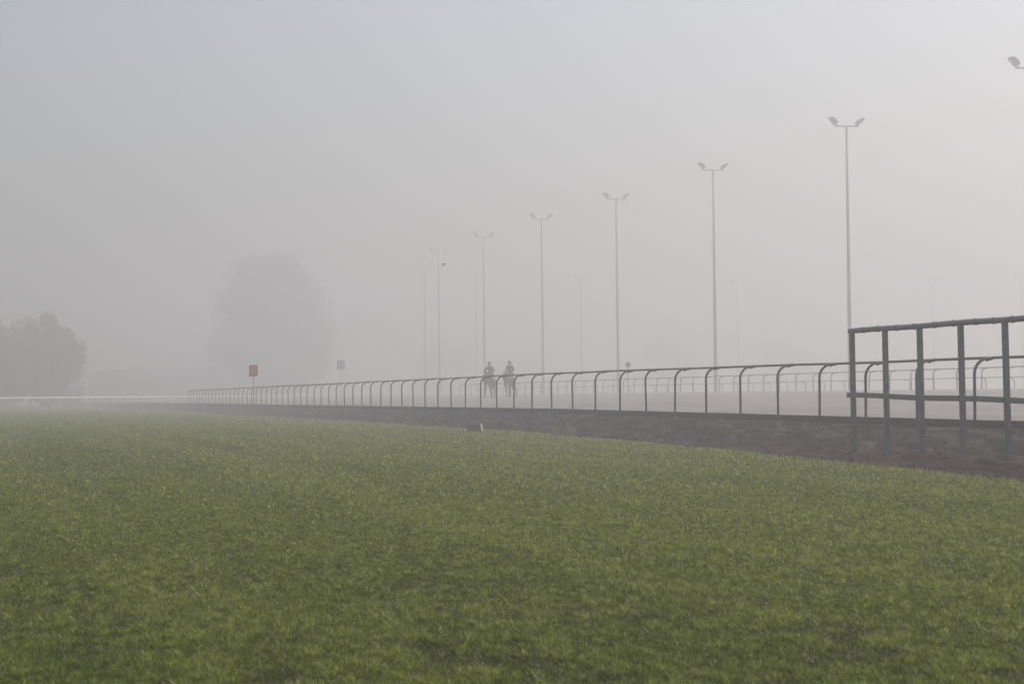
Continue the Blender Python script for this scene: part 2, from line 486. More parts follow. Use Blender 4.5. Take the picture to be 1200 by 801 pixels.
# dew beads caught on the blade tips
nd = 5200
dd = 9.5 * (60 / 9.5) ** RNG.random(nd)
dx = (RNG.random(nd) * 2 - 1) * 0.29 * dd
s_, o_ = xy2so(dx, dd)
ok = o_ < toe(s_) - 0.1
dx, dd = dx[ok], dd[ok]
nd = len(dx)
dr = np.maximum(0.0022, 0.46 * dd / 2048) * (0.35 + 1.1 * RNG.random(nd) ** 4)
dz = ground_z(dx, dd) + 0.020 + 0.018 * RNG.random(nd)
octa = np.array([[1, 0, 0], [-1, 0, 0], [0, 1, 0], [0, -1, 0], [0, 0, 1], [0, 0, -1]], float)
ofc = np.array([[0, 2, 4], [2, 1, 4], [1, 3, 4], [3, 0, 4], [2, 0, 5], [1, 2, 5], [3, 1, 5], [0, 3, 5]])
DV = (np.stack([dx, dd, dz], 1)[:, None, :] + octa[None] * dr[:, None, None]).reshape(-1, 3)
DF = (ofc[None] + 6 * np.arange(nd)[:, None, None]).reshape(-1, 3)
M_DEW_GLINT = node_mat('dew', (0.75, 0.77, 0.74), 0.08, spec=0.8)  # white base colour stands in for glints off the drops
dew = np_mesh('dew', DV, DF, M_DEW_GLINT, smooth=True)
tag(dew, 'tiny dew beads on the turf, painted white for sparkle', 'dew', kind='stuff')

# ------------------------------------------------------------------ running rails
def goose_post(height, reach, r, side=1):
    """Post with its foot at the origin, bending over along +X (times side) to the rail."""
    bm = bmesh.new()
    rad = min(reach * 0.85, 0.32)
    pts = [(0, 0, -0.25), (0, 0, 0.0), (0, 0, (height - rad) * 0.6), (0, 0, height - rad)]
    for k in range(1, 8):
        a = math.pi / 2 * k / 7
        pts.append((side * rad * (1 - math.cos(a)), 0, height - rad + rad * math.sin(a) * 0.98))
    pts.append((side * reach, 0.03, height))
    add_tube(bm, pts, r, 10)
    return bm

def running_rail(name, label, s0, s1, spacing, off, height, reach, r, side, zf, mat, group=None, wobble=0.01, phase=0.0, clamp=True):
    x0, y0 = so2xy(s0, off)
    root = thing(name, (x0, y0, zf(s0)), label, 'rail', group)
    inv = Matrix.Translation(root.location).inverted()
    ang = math.atan2(N.y, N.x)
    n = int((s1 - s0) / spacing) + 1
    pm = None; cmesh = None
    tops = []
    for i in range(n):
        s = s0 + phase + i * spacing
        x, y = so2xy(s, off)
        z = zf(s)
        jz = random.uniform(-wobble, wobble)
        if pm is None:
            p = obj('post', goose_post(height, reach, r, side), mat, root, smooth=True)
            pm = p
        else:
            p = pm.copy(); COL.objects.link(p); p.parent = root
        p.location = inv @ Vector((x, y, z + jz))
        p.rotation_euler = (random.gauss(0, 0.006), random.gauss(0, 0.008), ang + random.gauss(0, 0.03))
        hx, hy = so2xy(s, off + side * reach)
        tops.append(Vector((hx, hy, z + height + jz)))
        if clamp:
            if cmesh is None:
                cb = bmesh.new()
                add_tube(cb, [(side * (reach - 0.16), 0, height - 0.035), (side * (reach - 0.05), 0.02, height - 0.004), (side * reach, 0.05, height + 0.0), (side * reach, 0.15, height + 0.002)], [r * 1.3, r * 1.42, r * 1.45, r * 1.3], 10)
                c = obj('clamp', cb, M_CLAMP if mat is not M_WHITE else M_WHITE, p, smooth=True)
                cmesh = c
            else:
                c = cmesh.copy(); COL.objects.link(c); c.parent = p
    bm = bmesh.new()
    d = Vector((U.x, U.y, 0))
    pts = [tops[0] - d * spacing * 0.5] + tops + [tops[-1] + d * spacing * 0.2]
    add_tube(bm, [inv @ p for p in pts], r * 1.0, 10)
    obj('top_rail', bm, mat, root, smooth=True)
    return root

running_rail('running_rail', 'dark grey running rail on goose-neck posts above the dirt bank, the nearest one', -15.6, 150, 2.56, -0.06, 1.22 + LIP, 0.42, 0.030, 1,
             lambda s: float(crest(s)) - LIP, M_RAIL)
running_rail('running_rail', 'faint taller grey running rail across the far edge of the sand track', 36, 190, 3.0, CROWN_O, 1.20, 0.42, 0.036, 1,
             lambda s: CROWN - 0.02, M_RAIL)
running_rail('running_rail', 'faint lower grey running rail farthest back, its posts curving left', 70, 250, 4.2, 52.0, 1.20, 0.42, 0.036, -1,
             lambda s: BACK - 0.02, M_RAIL)

# timber edging that holds the sand back under the near rail
bm = bmesh.new()
pts_s = list(np.arange(-20, 160, 4.0))
for i in range(len(pts_s) - 1):
    a, b = pts_s[i], pts_s[i + 1] - 0.012
    za, zb = float(crest(a)), float(crest(b))
    ring = []
    for s, z in ((a, za), (b, zb)):
        x0, y0 = so2xy(s, 0.0); x1, y1 = so2xy(s, 0.05)
        ring.append([bm.verts.new((x0, y0, z - LIP - 0.12)), bm.verts.new((x1, y1, z - LIP - 0.12)), bm.verts.new((x1, y1, z + 0.004)), bm.verts.new((x0, y0, z + 0.004))])
    for k in range(4):
        bm.faces.new((ring[0][k], ring[0][(k + 1) % 4], ring[1][(k + 1) % 4], ring[1][k]))
    bm.faces.new(ring[0][::-1]); bm.faces.new(ring[1])
edging = obj('timber_edging', bm, M_WOOD)
tag(edging, 'low dark timber edging holding the sand along the foot of the nearest rail', 'edging')

# white plastic rail far to the left, crossing the turf
wr_pts = [(-60, 128), (-50, 138), (-41, 150.5), (-35.6, 171), (-31.6, 200), (-27.5, 222), (-23, 240)]
wx = np.interp(np.linspace(0, 1, 46), np.linspace(0, 1, len(wr_pts)), [p[0] for p in wr_pts])
wy = np.interp(np.linspace(0, 1, 46), np.linspace(0, 1, len(wr_pts)), [p[1] for p in wr_pts])
white = thing('white_rail', (float(wx[0]), float(wy[0]), 0), 'low white rail crossing the far left of the turf in the fog', 'rail')
inv = Matrix.Translation(white.location).inverted()
bm = bmesh.new()
prof = [(-0.10, -0.06), (0.10, -0.06), (0.10, 0.03), (0.05, 0.07), (-0.05, 0.07), (-0.10, 0.03)]
rings = []
for i in range(46):
    j0, j1 = max(0, i - 1), min(45, i + 1)
    t = Vector((wx[j1] - wx[j0], wy[j1] - wy[j0], 0)).normalized(); nn = Vector((t.y, -t.x, 0))
    rings.append([bm.verts.new(inv @ (Vector((wx[i], wy[i], 1.20 + 0.08)) + nn * a + Vector((0, 0, b)))) for a, b in prof])
for i in range(45):
    for k in range(6):
        bm.faces.new((rings[i][k], rings[i][(k + 1) % 6], rings[i + 1][(k + 1) % 6], rings[i + 1][k]))
bm.faces.new(rings[0][::-1]); bm.faces.new(rings[-1])
obj('top_rail', bm, M_WHITE, white)
wp = None
for i in range(1, 46, 1):
    if wp is None:
        bm = bmesh.new()
        add_tube(bm, [(0.25, 0, -0.1), (0.25, 0, 0.75), (0.18, 0, 1.0), (0.03, 0, 1.23)], 0.035, 8)
        wp = obj('post', bm, noisy_mat('haze-greyed pale plastic', (0.34, 0.34, 0.34), (0.42, 0.42, 0.42), 4, 0.5), white, smooth=True); p = wp  # post colour greyed: the haze's veil is put into the plastic
    else:
        p = wp.copy(); COL.objects.link(p); p.parent = white
    p.location = inv @ Vector((wx[i], wy[i], 0))

# ------------------------------------------------------------------ steel fence in the right foreground
fd = Vector((1.52, -4.9, 0)).normalized()
f_start = Vector((5.99, 36.0, 0))
fence = thing('steel_fence', (f_start.x, f_start.y, land_z(f_start.x, f_start.y)), 'tall dull steel fence with two rails standing in the dirt at right', 'fence')
inv = Matrix.Translation(fence.location).inverted()
ang = math.atan2(fd.y, fd.x)
FH = 2.10
dist = [0.0, 1.24, 2.46, 3.80, 5.14, 6.5, 7.85, 9.2]
top_z = 1.15 + 1.055
for i, q in enumerate(dist):
    b = f_start + fd * q
    gz = land_z(b.x, b.y)
    hgt = top_z + 0.001 * q - gz
    bm = bmesh.new()
    add_box(bm, (0.088, 0.075, hgt + 0.5 - 0.03), Matrix.Translation((0, 0, (hgt - 0.53) / 2)), 0.008)
    p = obj('post', bm, M_FENCE, fence)
    p.location = inv @ Vector((b.x, b.y, gz))
    p.rotation_euler = (0, -0.012 - 0.003 * i, ang)
bm = bmesh.new()
a = f_start - fd * 0.10; b = f_start + fd * 9.4
pts, rr = [], []
nq = 120
for i in range(nq + 1):
    q = -0.10 + 9.5 * i / nq
    p = f_start + fd * q
    pts.append(inv @ Vector((p.x, p.y, top_z + 0.001 * q + 0.004 * math.sin(q * 2.1))))
    rr.append(0.048)
add_tube(bm, pts, rr, 12)
tr = obj('top_rail', bm, M_FENCE, fence, smooth=True)
q = 0.42
while q < 9.2:                                            # tie wires and couplings round the pipe
    p = f_start + fd * q
    c = inv @ Vector((p.x, p.y, top_z + 0.001 * q + 0.004 * math.sin(q * 2.1)))
    bm = bmesh.new()
    add_tube(bm, [c - fd * 0.035, c - fd * 0.02, c + fd * 0.02, c + fd * 0.035], [0.050, 0.057, 0.057, 0.050], 12)
    obj('coupling', bm, M_FENCE, tr, smooth=True)
    q += random.choice((0.55, 0.68, 0.61))
bm = bmesh.new()
M4 = lambda q, w, z: inv @ (f_start + fd * q + Vector((-fd.y, fd.x, 0)) * w + Vector((0, 0, z)))
MZ = 1.15 - 0.075
prev = None
for i in range(41):
    q = -0.12 + 9.5 * i / 40
    z = MZ - 0.017 * q + 0.007 * math.sin(q * 1.7 + 0.5)
    ring = [bm.verts.new(M4(q, -w_, z + dz_)) for w_, dz_ in ((0.045, -0.045), (0.075, -0.045), (0.075, 0.045), (0.045, 0.045))]
    if prev:
        for k in range(4):
            bm.faces.new((prev[k], prev[(k + 1) % 4], ring[(k + 1) % 4], ring[k]))
    else:
        bm.faces.new(ring[::-1])
    prev = ring
bm.faces.new(prev)
mr = obj('middle_rail', bm, M_FENCE, fence)
for q in dist:
    for dz_ in (-0.02, 0.022):
        c = M4(q, -0.075, MZ - 0.017 * q + 0.007 * math.sin(q * 1.7 + 0.5) + dz_)
        nn = Vector((fd.y, -fd.x, 0))
        bm = bmesh.new()
        add_tube(bm, [c - nn * 0.004, c + nn * 0.012, c + nn * 0.016], [0.016, 0.016, 0.010], 6)
        obj('bolt', bm, M_GALV, mr)

# ------------------------------------------------------------------ floodlight masts
def mast(H, loc, label, group):
    root = thing('floodlight_mast', loc, label, 'floodlight', group, rz=math.atan2(N.y, N.x) * 0.6)
    K = 1.32
    root.scale = (K, K, K); H = H / K
    bm = bmesh.new()
    add_tube(bm, [(0, 0, -0.4), (0, 0, 0.0), (0, 0, 0.3), (0, 0, H * 0.5), (0, 0, H)], [0.17, 0.165, 0.15, 0.115, 0.075], 14)
    add_tube(bm, [(0, 0, 0.0), (0, 0, 0.05)], 0.27, 14)
    obj('pole', bm, M_GALV, root, smooth=True)
    bm = bmesh.new()
    add_box(bm, (1.72, 0.09, 0.09), Matrix.Translation((0, 0, H)), 0.01)
    obj('cross_arm', bm, M_GALV, root)
    for sd in (-1, 1):
        bm = bmesh.new()
        # bent housing: a deep back, a sloping visor reaching out and up
        prof = [(0.0, 0.13), (0.10, 0.10), (0.22, 0.20), (0.40, 0.42), (0.50, 0.54), (0.47, 0.59), (0.30, 0.60), (0.12, 0.50), (-0.03, 0.32), (-0.05, 0.20)]
        if sd > 0:
            prof = [(x * 1.02, 0.10 + (z - 0.10) * 0.88) for x, z in prof]
        L = [bm.verts.new((sd * (0.72 + x), -0.26, H + z)) for x, z in prof]
        Rr = [bm.verts.new((sd * (0.72 + x), 0.26, H + z)) for x, z in prof]
        n = len(prof)
        for k in range(n):
            bm.faces.new((L[k], L[(k + 1) % n], Rr[(k + 1) % n], Rr[k]))
        bm.faces.new(L); bm.faces.new(Rr[::-1])
        hd = obj('floodlight', bm, M_LAMP, root)
        bm = bmesh.new()
        x0, z0, x1, z1 = 0.16, 0.13, 0.46, 0.49
        nx, nz = (z1 - z0), -(x1 - x0)
        l = math.hypot(nx, nz); nx, nz = nx / l * 0.012, nz / l * 0.012
        q = [(sd * (0.72 + x0 + nx), -0.22, H + z0 + nz), (sd * (0.72 + x1 + nx), -0.22, H + z1 + nz), (sd * (0.72 + x1 + nx), 0.22, H + z1 + nz), (sd * (0.72 + x0 + nx), 0.22, H + z0 + nz)]
        f = bm.faces.new([bm.verts.new(v) for v in q])
        ext = bmesh.ops.extrude_face_region(bm, geom=[f])
        bmesh.ops.translate(bm, vec=(sd * -nx * 1.5, 0, -nz * 1.5), verts=[v for v in ext['geom'] if isinstance(v, bmesh.types.BMVert)])
        obj('lens', bm, M_LENS, hd)
        bm = bmesh.new()
        for yy in (-0.2, 0.2):
            add_box(bm, (0.05, 0.02, 0.20), Matrix.Translation((sd * 0.76, yy, H + 0.10)))
        add_box(bm, (0.07, 0.42, 0.03), Matrix.Translation((sd * 0.76, 0, H + 0.058)))
        obj('bracket', bm, M_LAMP, hd)
    return root

MH = 23.5            # arm height above the eye
near_row = [          # arm centre x, y in the photo
    (1207, 80, 'tall twin-headed floodlight mast at the right edge, only its left lamp in view'),
    (992, 148, 'tall twin-headed floodlight mast rising behind the left end of the steel fence'),
    (835.5, 199.5, 'tall twin-headed floodlight mast next left of the one behind the steel fence'),
    (722, 233.5, 'tall twin-headed floodlight mast just left of the small round sign'),
    (634.5, 257, 'floodlight mast standing just to the right of both riders'),
    (566.5, 278, 'floodlight mast rising straight above the left-hand rider'),
    (513.8, 296.5, 'pale floodlight mast just left of the small flying bird'),
    (497, 311.5, 'very pale floodlight mast at the left end of the row'),
]
far_row = [
    (557.5, 324.5, 'barely visible far floodlight mast close left of the mast above the left rider'),
    (680.5, 326, 'barely visible far floodlight mast between the riders and the small round sign'),
    (864, 333, 'barely visible far floodlight mast midway along the rail, right of the nearer masts'),
    (1093, 332.5, 'barely visible far floodlight mast showing above the second bay of the steel fence'),
    (1197, 325, 'barely visible far floodlight mast at the right edge above the steel fence'),
]
for row, grp in ((near_row, 'floodlight masts along the far side of the track'), (far_row, 'distant floodlight masts fading in the fog')):
    for px, py, lab in row:
        hor = 462 - ROLL * (px - 600)
        Z = F * MH / (hor - py)
        p = pix(px, py, Z)
        g = land_z(p.x, p.y)
        mast(p.z - g, (p.x, p.y, g), lab, grp)

# ------------------------------------------------------------------ signs and small things
def at_z(px, py, z):
    """Where the ray through a photo pixel reaches a height z."""
    d = (CM @ Vector(((px - 600) / F, -(py - 400.5) / F, -1))) - CM.translation
    k = (z - EYE) / d.z
    return CM.translation + d * k

p = pix(297, 434, 128)
g = land_z(p.x, p.y)
sg = thing('post_sign', (p.x, p.y, g), 'square red sign on a thin post beside the nearest rail', 'sign', rz=R(6))
bm = bmesh.new(); add_tube(bm, [(0, 0.03, -0.3), (0, 0.03, p.z - g + 0.30)], 0.028, 8); obj('post', bm, M_GALV, sg, smooth=True)
bm = bmesh.new(); add_box(bm, (0.54, 0.03, 0.72), Matrix.Translation((0, -0.015, p.z - g)), 0.01); pn = obj('panel', bm, M_RED, sg)
bm = bmesh.new()
for a in np.linspace(0, 2 * math.pi, 13)[:-1]:
    c, s = math.cos(a), math.sin(a)
    add_box(bm, (0.08, 0.008, 0.05), Matrix.Translation((0.10 * s, -0.035, p.z - g + 0.15 * c)) @ Matrix.Rotation(a, 4, 'Y'))
obj('emblem', bm, M_PALE, pn)

p = pix(399.5, 427.5, 235)
g = land_z(p.x, p.y)
sg = thing('post_sign', (p.x, p.y, g), 'faint grey rectangular sign standing beyond the nearest rail in the fog', 'sign', rz=R(4))
bm = bmesh.new(); add_tube(bm, [(0, 0.04, -0.3), (0, 0.04, p.z - g + 0.4)], 0.04, 8); obj('post', bm, M_GALV, sg, smooth=True)
bm = bmesh.new(); add_box(bm, (0.92, 0.05, 1.10), Matrix.Translation((0, -0.02, p.z - g)), 0.01); obj('panel', bm, M_GREY, sg)

p = pix(735.8, 427.2, 152)
g = land_z(p.x, p.y)
sg = thing('round_sign', (p.x, p.y, g), 'small round grey disc sign on a pole beyond the nearest rail', 'sign', rz=R(5))
bm = bmesh.new(); add_tube(bm, [(0, 0.04, -0.3), (0, 0.04, p.z - g + 0.15)], 0.035, 8); obj('post', bm, M_GALV, sg, smooth=True)
bm = bmesh.new()
add_tube(bm, [(0, -0.03, p.z - g), (0, -0.025, p.z - g), (0, 0.0, p.z - g), (0, 0.005, p.z - g)], [0.19, 0.205, 0.205, 0.19], 24)
obj('disc', bm, M_GREY, sg)

# grey box with a white end, at the turf edge
p = at_z(557, 504.5, 0.03)
bx = thing('marker_box', (p.x, p.y, 0.02), 'small grey box with a white end at the foot of the dirt bank', 'box', rz=R(-9))
bm = bmesh.new(); add_box(bm, (0.40, 0.26, 0.20), Matrix.Translation((-0.03, 0, 0.10)), 0.02); obj('body', bm, M_BOX, bx)
bm = bmesh.new(); add_box(bm, (0.43, 0.29, 0.035), Matrix.Translation((-0.03, 0, 0.215)), 0.012); obj('lid', bm, M_BOX, bx)
bm = bmesh.new(); add_box(bm, (0.032, 0.20, 0.20), Matrix.Translation((0.20, -0.01, 0.11)) @ Matrix.Rotation(R(-9), 4, 'Y'), 0.008); obj('end_panel', bm, M_WHITE, bx)

# pale board lying on the bank
p0 = pix(427, 489, 80)
p = Vector((p0.x, p0.y, 0)); best = None
for Zt in np.arange(60, 130, 0.5):
    q = pix(427, 489.3, Zt)
    e = abs(q.z - land_z(q.x, q.y))
    if best is None or e < best[0]: best = (e, q)
p = best[1]
bm = bmesh.new()
add_box(bm, (0.40, 0.16, 0.04), Matrix.Rotation(R(4), 4, 'Y'), 0.008)
add_box(bm, (0.05, 0.19, 0.03), Matrix.Translation((-0.13, 0, 0.034)) @ Matrix.Rotation(R(4), 4, 'Y'), 0.005)
bd = obj('board', bm, M_PALE)
bd.location = (p.x, p.y, land_z(p.x, p.y) + 0.05); bd.rotation_euler = (R(-18), 0, R(8))
tag(bd, 'short pale board lying on the dirt bank left of the grey box', 'board')

# two ragged tufts on the turf edge
for px, lab in ((651, 'left of two pale grass tufts standing at the turf edge'), (667, 'right of two pale grass tufts standing at the turf edge')):
    best = None
    for Zt in np.arange(35, 80, 0.25):
        q = pix(px, 516, Zt); q.z = 0
        s, o = xy2so(q.x, q.y)
        e = abs(o - (toe(s) - 0.05))
        if best is None or e < best[0]: best = (e, q)
    q = best[1]
    n = 46
    az = RNG.random(n) * 6.283; hh = 0.16 + 0.22 * RNG.random(n); ln = 0.1 + 0.5 * RNG.random(n)
    bx_, by_ = RNG.normal(size=n) * 0.05, RNG.normal(size=n) * 0.05
    wv = 0.011
    a = np.stack([bx_ - wv, by_, 0 * hh], 1); b = np.stack([bx_ + wv, by_, 0 * hh], 1); t = np.stack([bx_ + np.cos(az) * ln * hh, by_ + np.sin(az) * ln * hh, hh], 1)
    tf = np_mesh('grass_tuft', np.stack([a, b, t], 1).reshape(-1, 3), np.arange(n * 3).reshape(-1, 3), noisy_mat('dry grass', (0.30, 0.30, 0.16), (0.44, 0.43, 0.27), 9, 0.7))
    tf.location = (q.x, q.y, float(ground_z(q.x, q.y)))
    tag(tf, lab, 'grass tuft', 'pale tufts on the turf edge')

# ------------------------------------------------------------------ trees and the long shed
def tree(name, loc, height, spread, label, mat, group, seed, blobs=26, leaves=9000, trunk_h=0.22, leaf=0.28, drop=0.0):
    rg = np.random.default_rng(seed)
    root = thing(name, loc, label, 'tree', group)
    bm = bmesh.new()
    th = height * trunk_h
    r0 = height * 0.028
    add_tube(bm, [(0, 0, -0.4), (0, 0, 0.1), (0.05, 0, th * 0.6), (0, 0.1, th), (0.1, 0, height * 0.55), (0.2, 0.1, height * 0.85)], [r0 * 1.5, r0 * 1.25, r0, r0 * 0.9, r0 * 0.5, r0 * 0.12], 10)
    cs = []
    for k in range(blobs):
        a = rg.random() * 6.283
        q = rg.random() ** 0.5
        zz = rg.random()
        prof = math.sin(math.pi * min(1, 0.16 + 0.80 * zz)) ** 0.6
        c = Vector((math.cos(a) * q * spread * 0.78 * prof, math.sin(a) * q * spread * 0.78 * prof, th * (0.75 - drop) + zz * (height * 0.90 - th * (0.75 - drop))))
        cs.append((c, spread * (0.14 + 0.22 * rg.random())))
        if k % 2 == 0:
            st_ = Vector((0, 0, min(c.z * 0.7, height * 0.6)))
            add_tube(bm, [st_, (st_ + c) * 0.5 + Vector((0, 0, 0.08 * height)), c], [r0 * 0.45, r0 * 0.3, r0 * 0.08], 6)
    obj('trunk', bm, M_BARK, root, smooth=True)
    n = leaves
    which = rg.integers(0, blobs, n)
    cen = np.array([c[:] for c, _ in cs])[which]; rad = np.array([r for _, r in cs])[which]
    v = rg.normal(size=(n, 3)); v /= np.linalg.norm(v, axis=1)[:, None]
    pos = cen + v * (rad * (0.55 + 0.5 * rg.random(n) + 0.45 * rg.random(n) ** 9))[:, None] * np.array([[1, 1, 0.82]])
    if drop: pos[:, 2] -= rg.random(n) ** 2 * drop * height * (np.hypot(pos[:, 0], pos[:, 1]) / spread)
    pos[:, 2] = np.maximum(pos[:, 2], 0.15)
    t1 = rg.normal(size=(n, 3)); t1 /= np.linalg.norm(t1, axis=1)[:, None]
    t2 = np.cross(t1, rg.normal(size=(n, 3))); t2 /= np.linalg.norm(t2, axis=1)[:, None]
    sz = leaf * (0.5 + rg.random(n))[:, None]
    quad = np.stack([pos - t1 * sz, pos + t2 * sz * 0.45, pos + t1 * sz, pos - t2 * sz * 0.45], 1).reshape(-1, 3)
    np_mesh('crown', quad, np.arange(n * 4).reshape(-1, 4), mat, root)
    return root

def tree_at(px, py_top, Z, w_px, name, label, mat, group, seed, **kw):
    top = pix(px, py_top, Z)
    base = land_z(top.x, top.y) if name != 'x' else 0
    tree(name, (top.x, top.y, base), top.z - base, w_px / 2 / F * Z, label, mat, group, seed, **kw)

tree_at(50, 362, 308, 112, 'broadleaf_tree', 'bushy dark tree at the left, standing behind the white rail', M_LEAF, 'trees at the left', 5, blobs=46, leaves=60000, trunk_h=0.16, leaf=0.15, drop=0.22)
tree_at(-14, 366, 315, 90, 'broadleaf_tree', 'dark tree cut off by the left edge of the photo', M_LEAF, 'trees at the left', 6, blobs=34, leaves=40000, trunk_h=0.16, leaf=0.16, drop=0.22)
tree_at(318, 292, 440, 174, 'broadleaf_tree', 'large pale domed tree behind the red sign, tallest of the trees', M_LEAF2, 'trees at the left', 8, blobs=95, leaves=110000, trunk_h=0.10, leaf=0.26, drop=0.10)
tree_at(524, 404, 570, 96, 'far_tree', 'barely visible low tree behind and left of the riders', M_LEAF, 'low trees far beyond the track', 9, blobs=30, leaves=22000, trunk_h=0.10, leaf=0.32)
tree_at(600, 418, 590, 80, 'far_tree', 'barely visible low tree directly behind the riders', M_LEAF, 'low trees far beyond the track', 10, blobs=26, leaves=20000, trunk_h=0.10, leaf=0.32)
tree_at(778, 392, 560, 92, 'far_tree', 'barely visible low peaked tree right of the small round sign', M_LEAF, 'low trees far beyond the track', 11, blobs=30, leaves=22000, trunk_h=0.10, leaf=0.32)
tree_at(915, 404, 580, 90, 'far_tree', 'barely visible low tree left of the steel fence', M_LEAF, 'low trees far beyond the track', 12, blobs=30, leaves=22000, trunk_h=0.10, leaf=0.32)

# long low shed between the trees
pl = pix(104, 440, 480); pr = pix(262, 440, 480)
cx = (pl.x + pr.x) / 2; wd = pr.x - pl.x
ez = pix(180, 444, 480).z; rz_ = pix(180, 432, 480).z
shed = thing('shed', (cx, pl.y, 0), 'long low dark building with a flat roofline between the two trees', 'building')
bm = bmesh.new(); add_box(bm, (wd, 7.0, ez + 0.2), Matrix.Translation((0, 3.5, (ez - 0.2) / 2))); obj('wall', bm, M_WALL, shed)
bm = bmesh.new()
x0, x1 = -wd / 2 - 0.4, wd / 2 + 0.4
vb = [bm.verts.new(v) for v in ((x0, -0.5, ez), (x1, -0.5, ez), (x1, 7.5, ez), (x0, 7.5, ez))]
vt = [bm.verts.new(v) for v in ((x0 + 2.4, 3.2, rz_), (x1 - 2.4, 3.2, rz_), (x1 - 2.4, 3.8, rz_), (x0 + 2.4, 3.8, rz_))]
for k in range(4): bm.faces.new((vb[k], vb[(k + 1) % 4], vt[(k + 1) % 4], vt[k]))
bm.faces.new(vt); bm.faces.new(vb[::-1])
obj('roof', bm, M_ROOF, shed)

# ------------------------------------------------------------------ horses and riders
def skin(name, verts, edges, radii, mat, parent=None, root=0, sub=2):
    me = bpy.data.meshes.new(name + '_cage')
    me.from_pydata([tuple(v) for v in verts], edges, [])
    me.update()
    o = bpy.data.objects.new(name, me)
    COL.objects.link(o)
    md = o.modifiers.new('Skin', 'SKIN'); md.use_smooth_shade = True
    for i, r in enumerate(radii):
        sv = me.skin_vertices[0].data[i]
        sv.radius = r if hasattr(r, '__len__') else (r, r)
        sv.use_root = (i == root)
    sb = o.modifiers.new('Sub', 'SUBSURF'); sb.levels = sub; sb.render_levels = sub
    dg = bpy.context.evaluated_depsgraph_get()
    dg.update()
    new = bpy.data.meshes.new_from_object(o.evaluated_get(dg))
    o.modifiers.clear()
    old = o.data; o.data = new; new.name = name
    bpy.data.meshes.remove(old)
    o.data.materials.clear(); o.data.materials.append(mat)
    if parent is not None: o.parent = parent
    return o

def chain(parts):
    """parts: list of chains; each chain is a list of (key, co, radius); a key seen before joins there."""
    idx, V, E, Rr = {}, [], [], []
    for ch in parts:
        last = None
        for key, co, r in ch:
            if key not in idx:
                idx[key] = len(V); V.append(co); Rr.append(r)
            i = idx[key]
            if last is not None and last != i: E.append((last, i))
            last = i
    return V, E, Rr

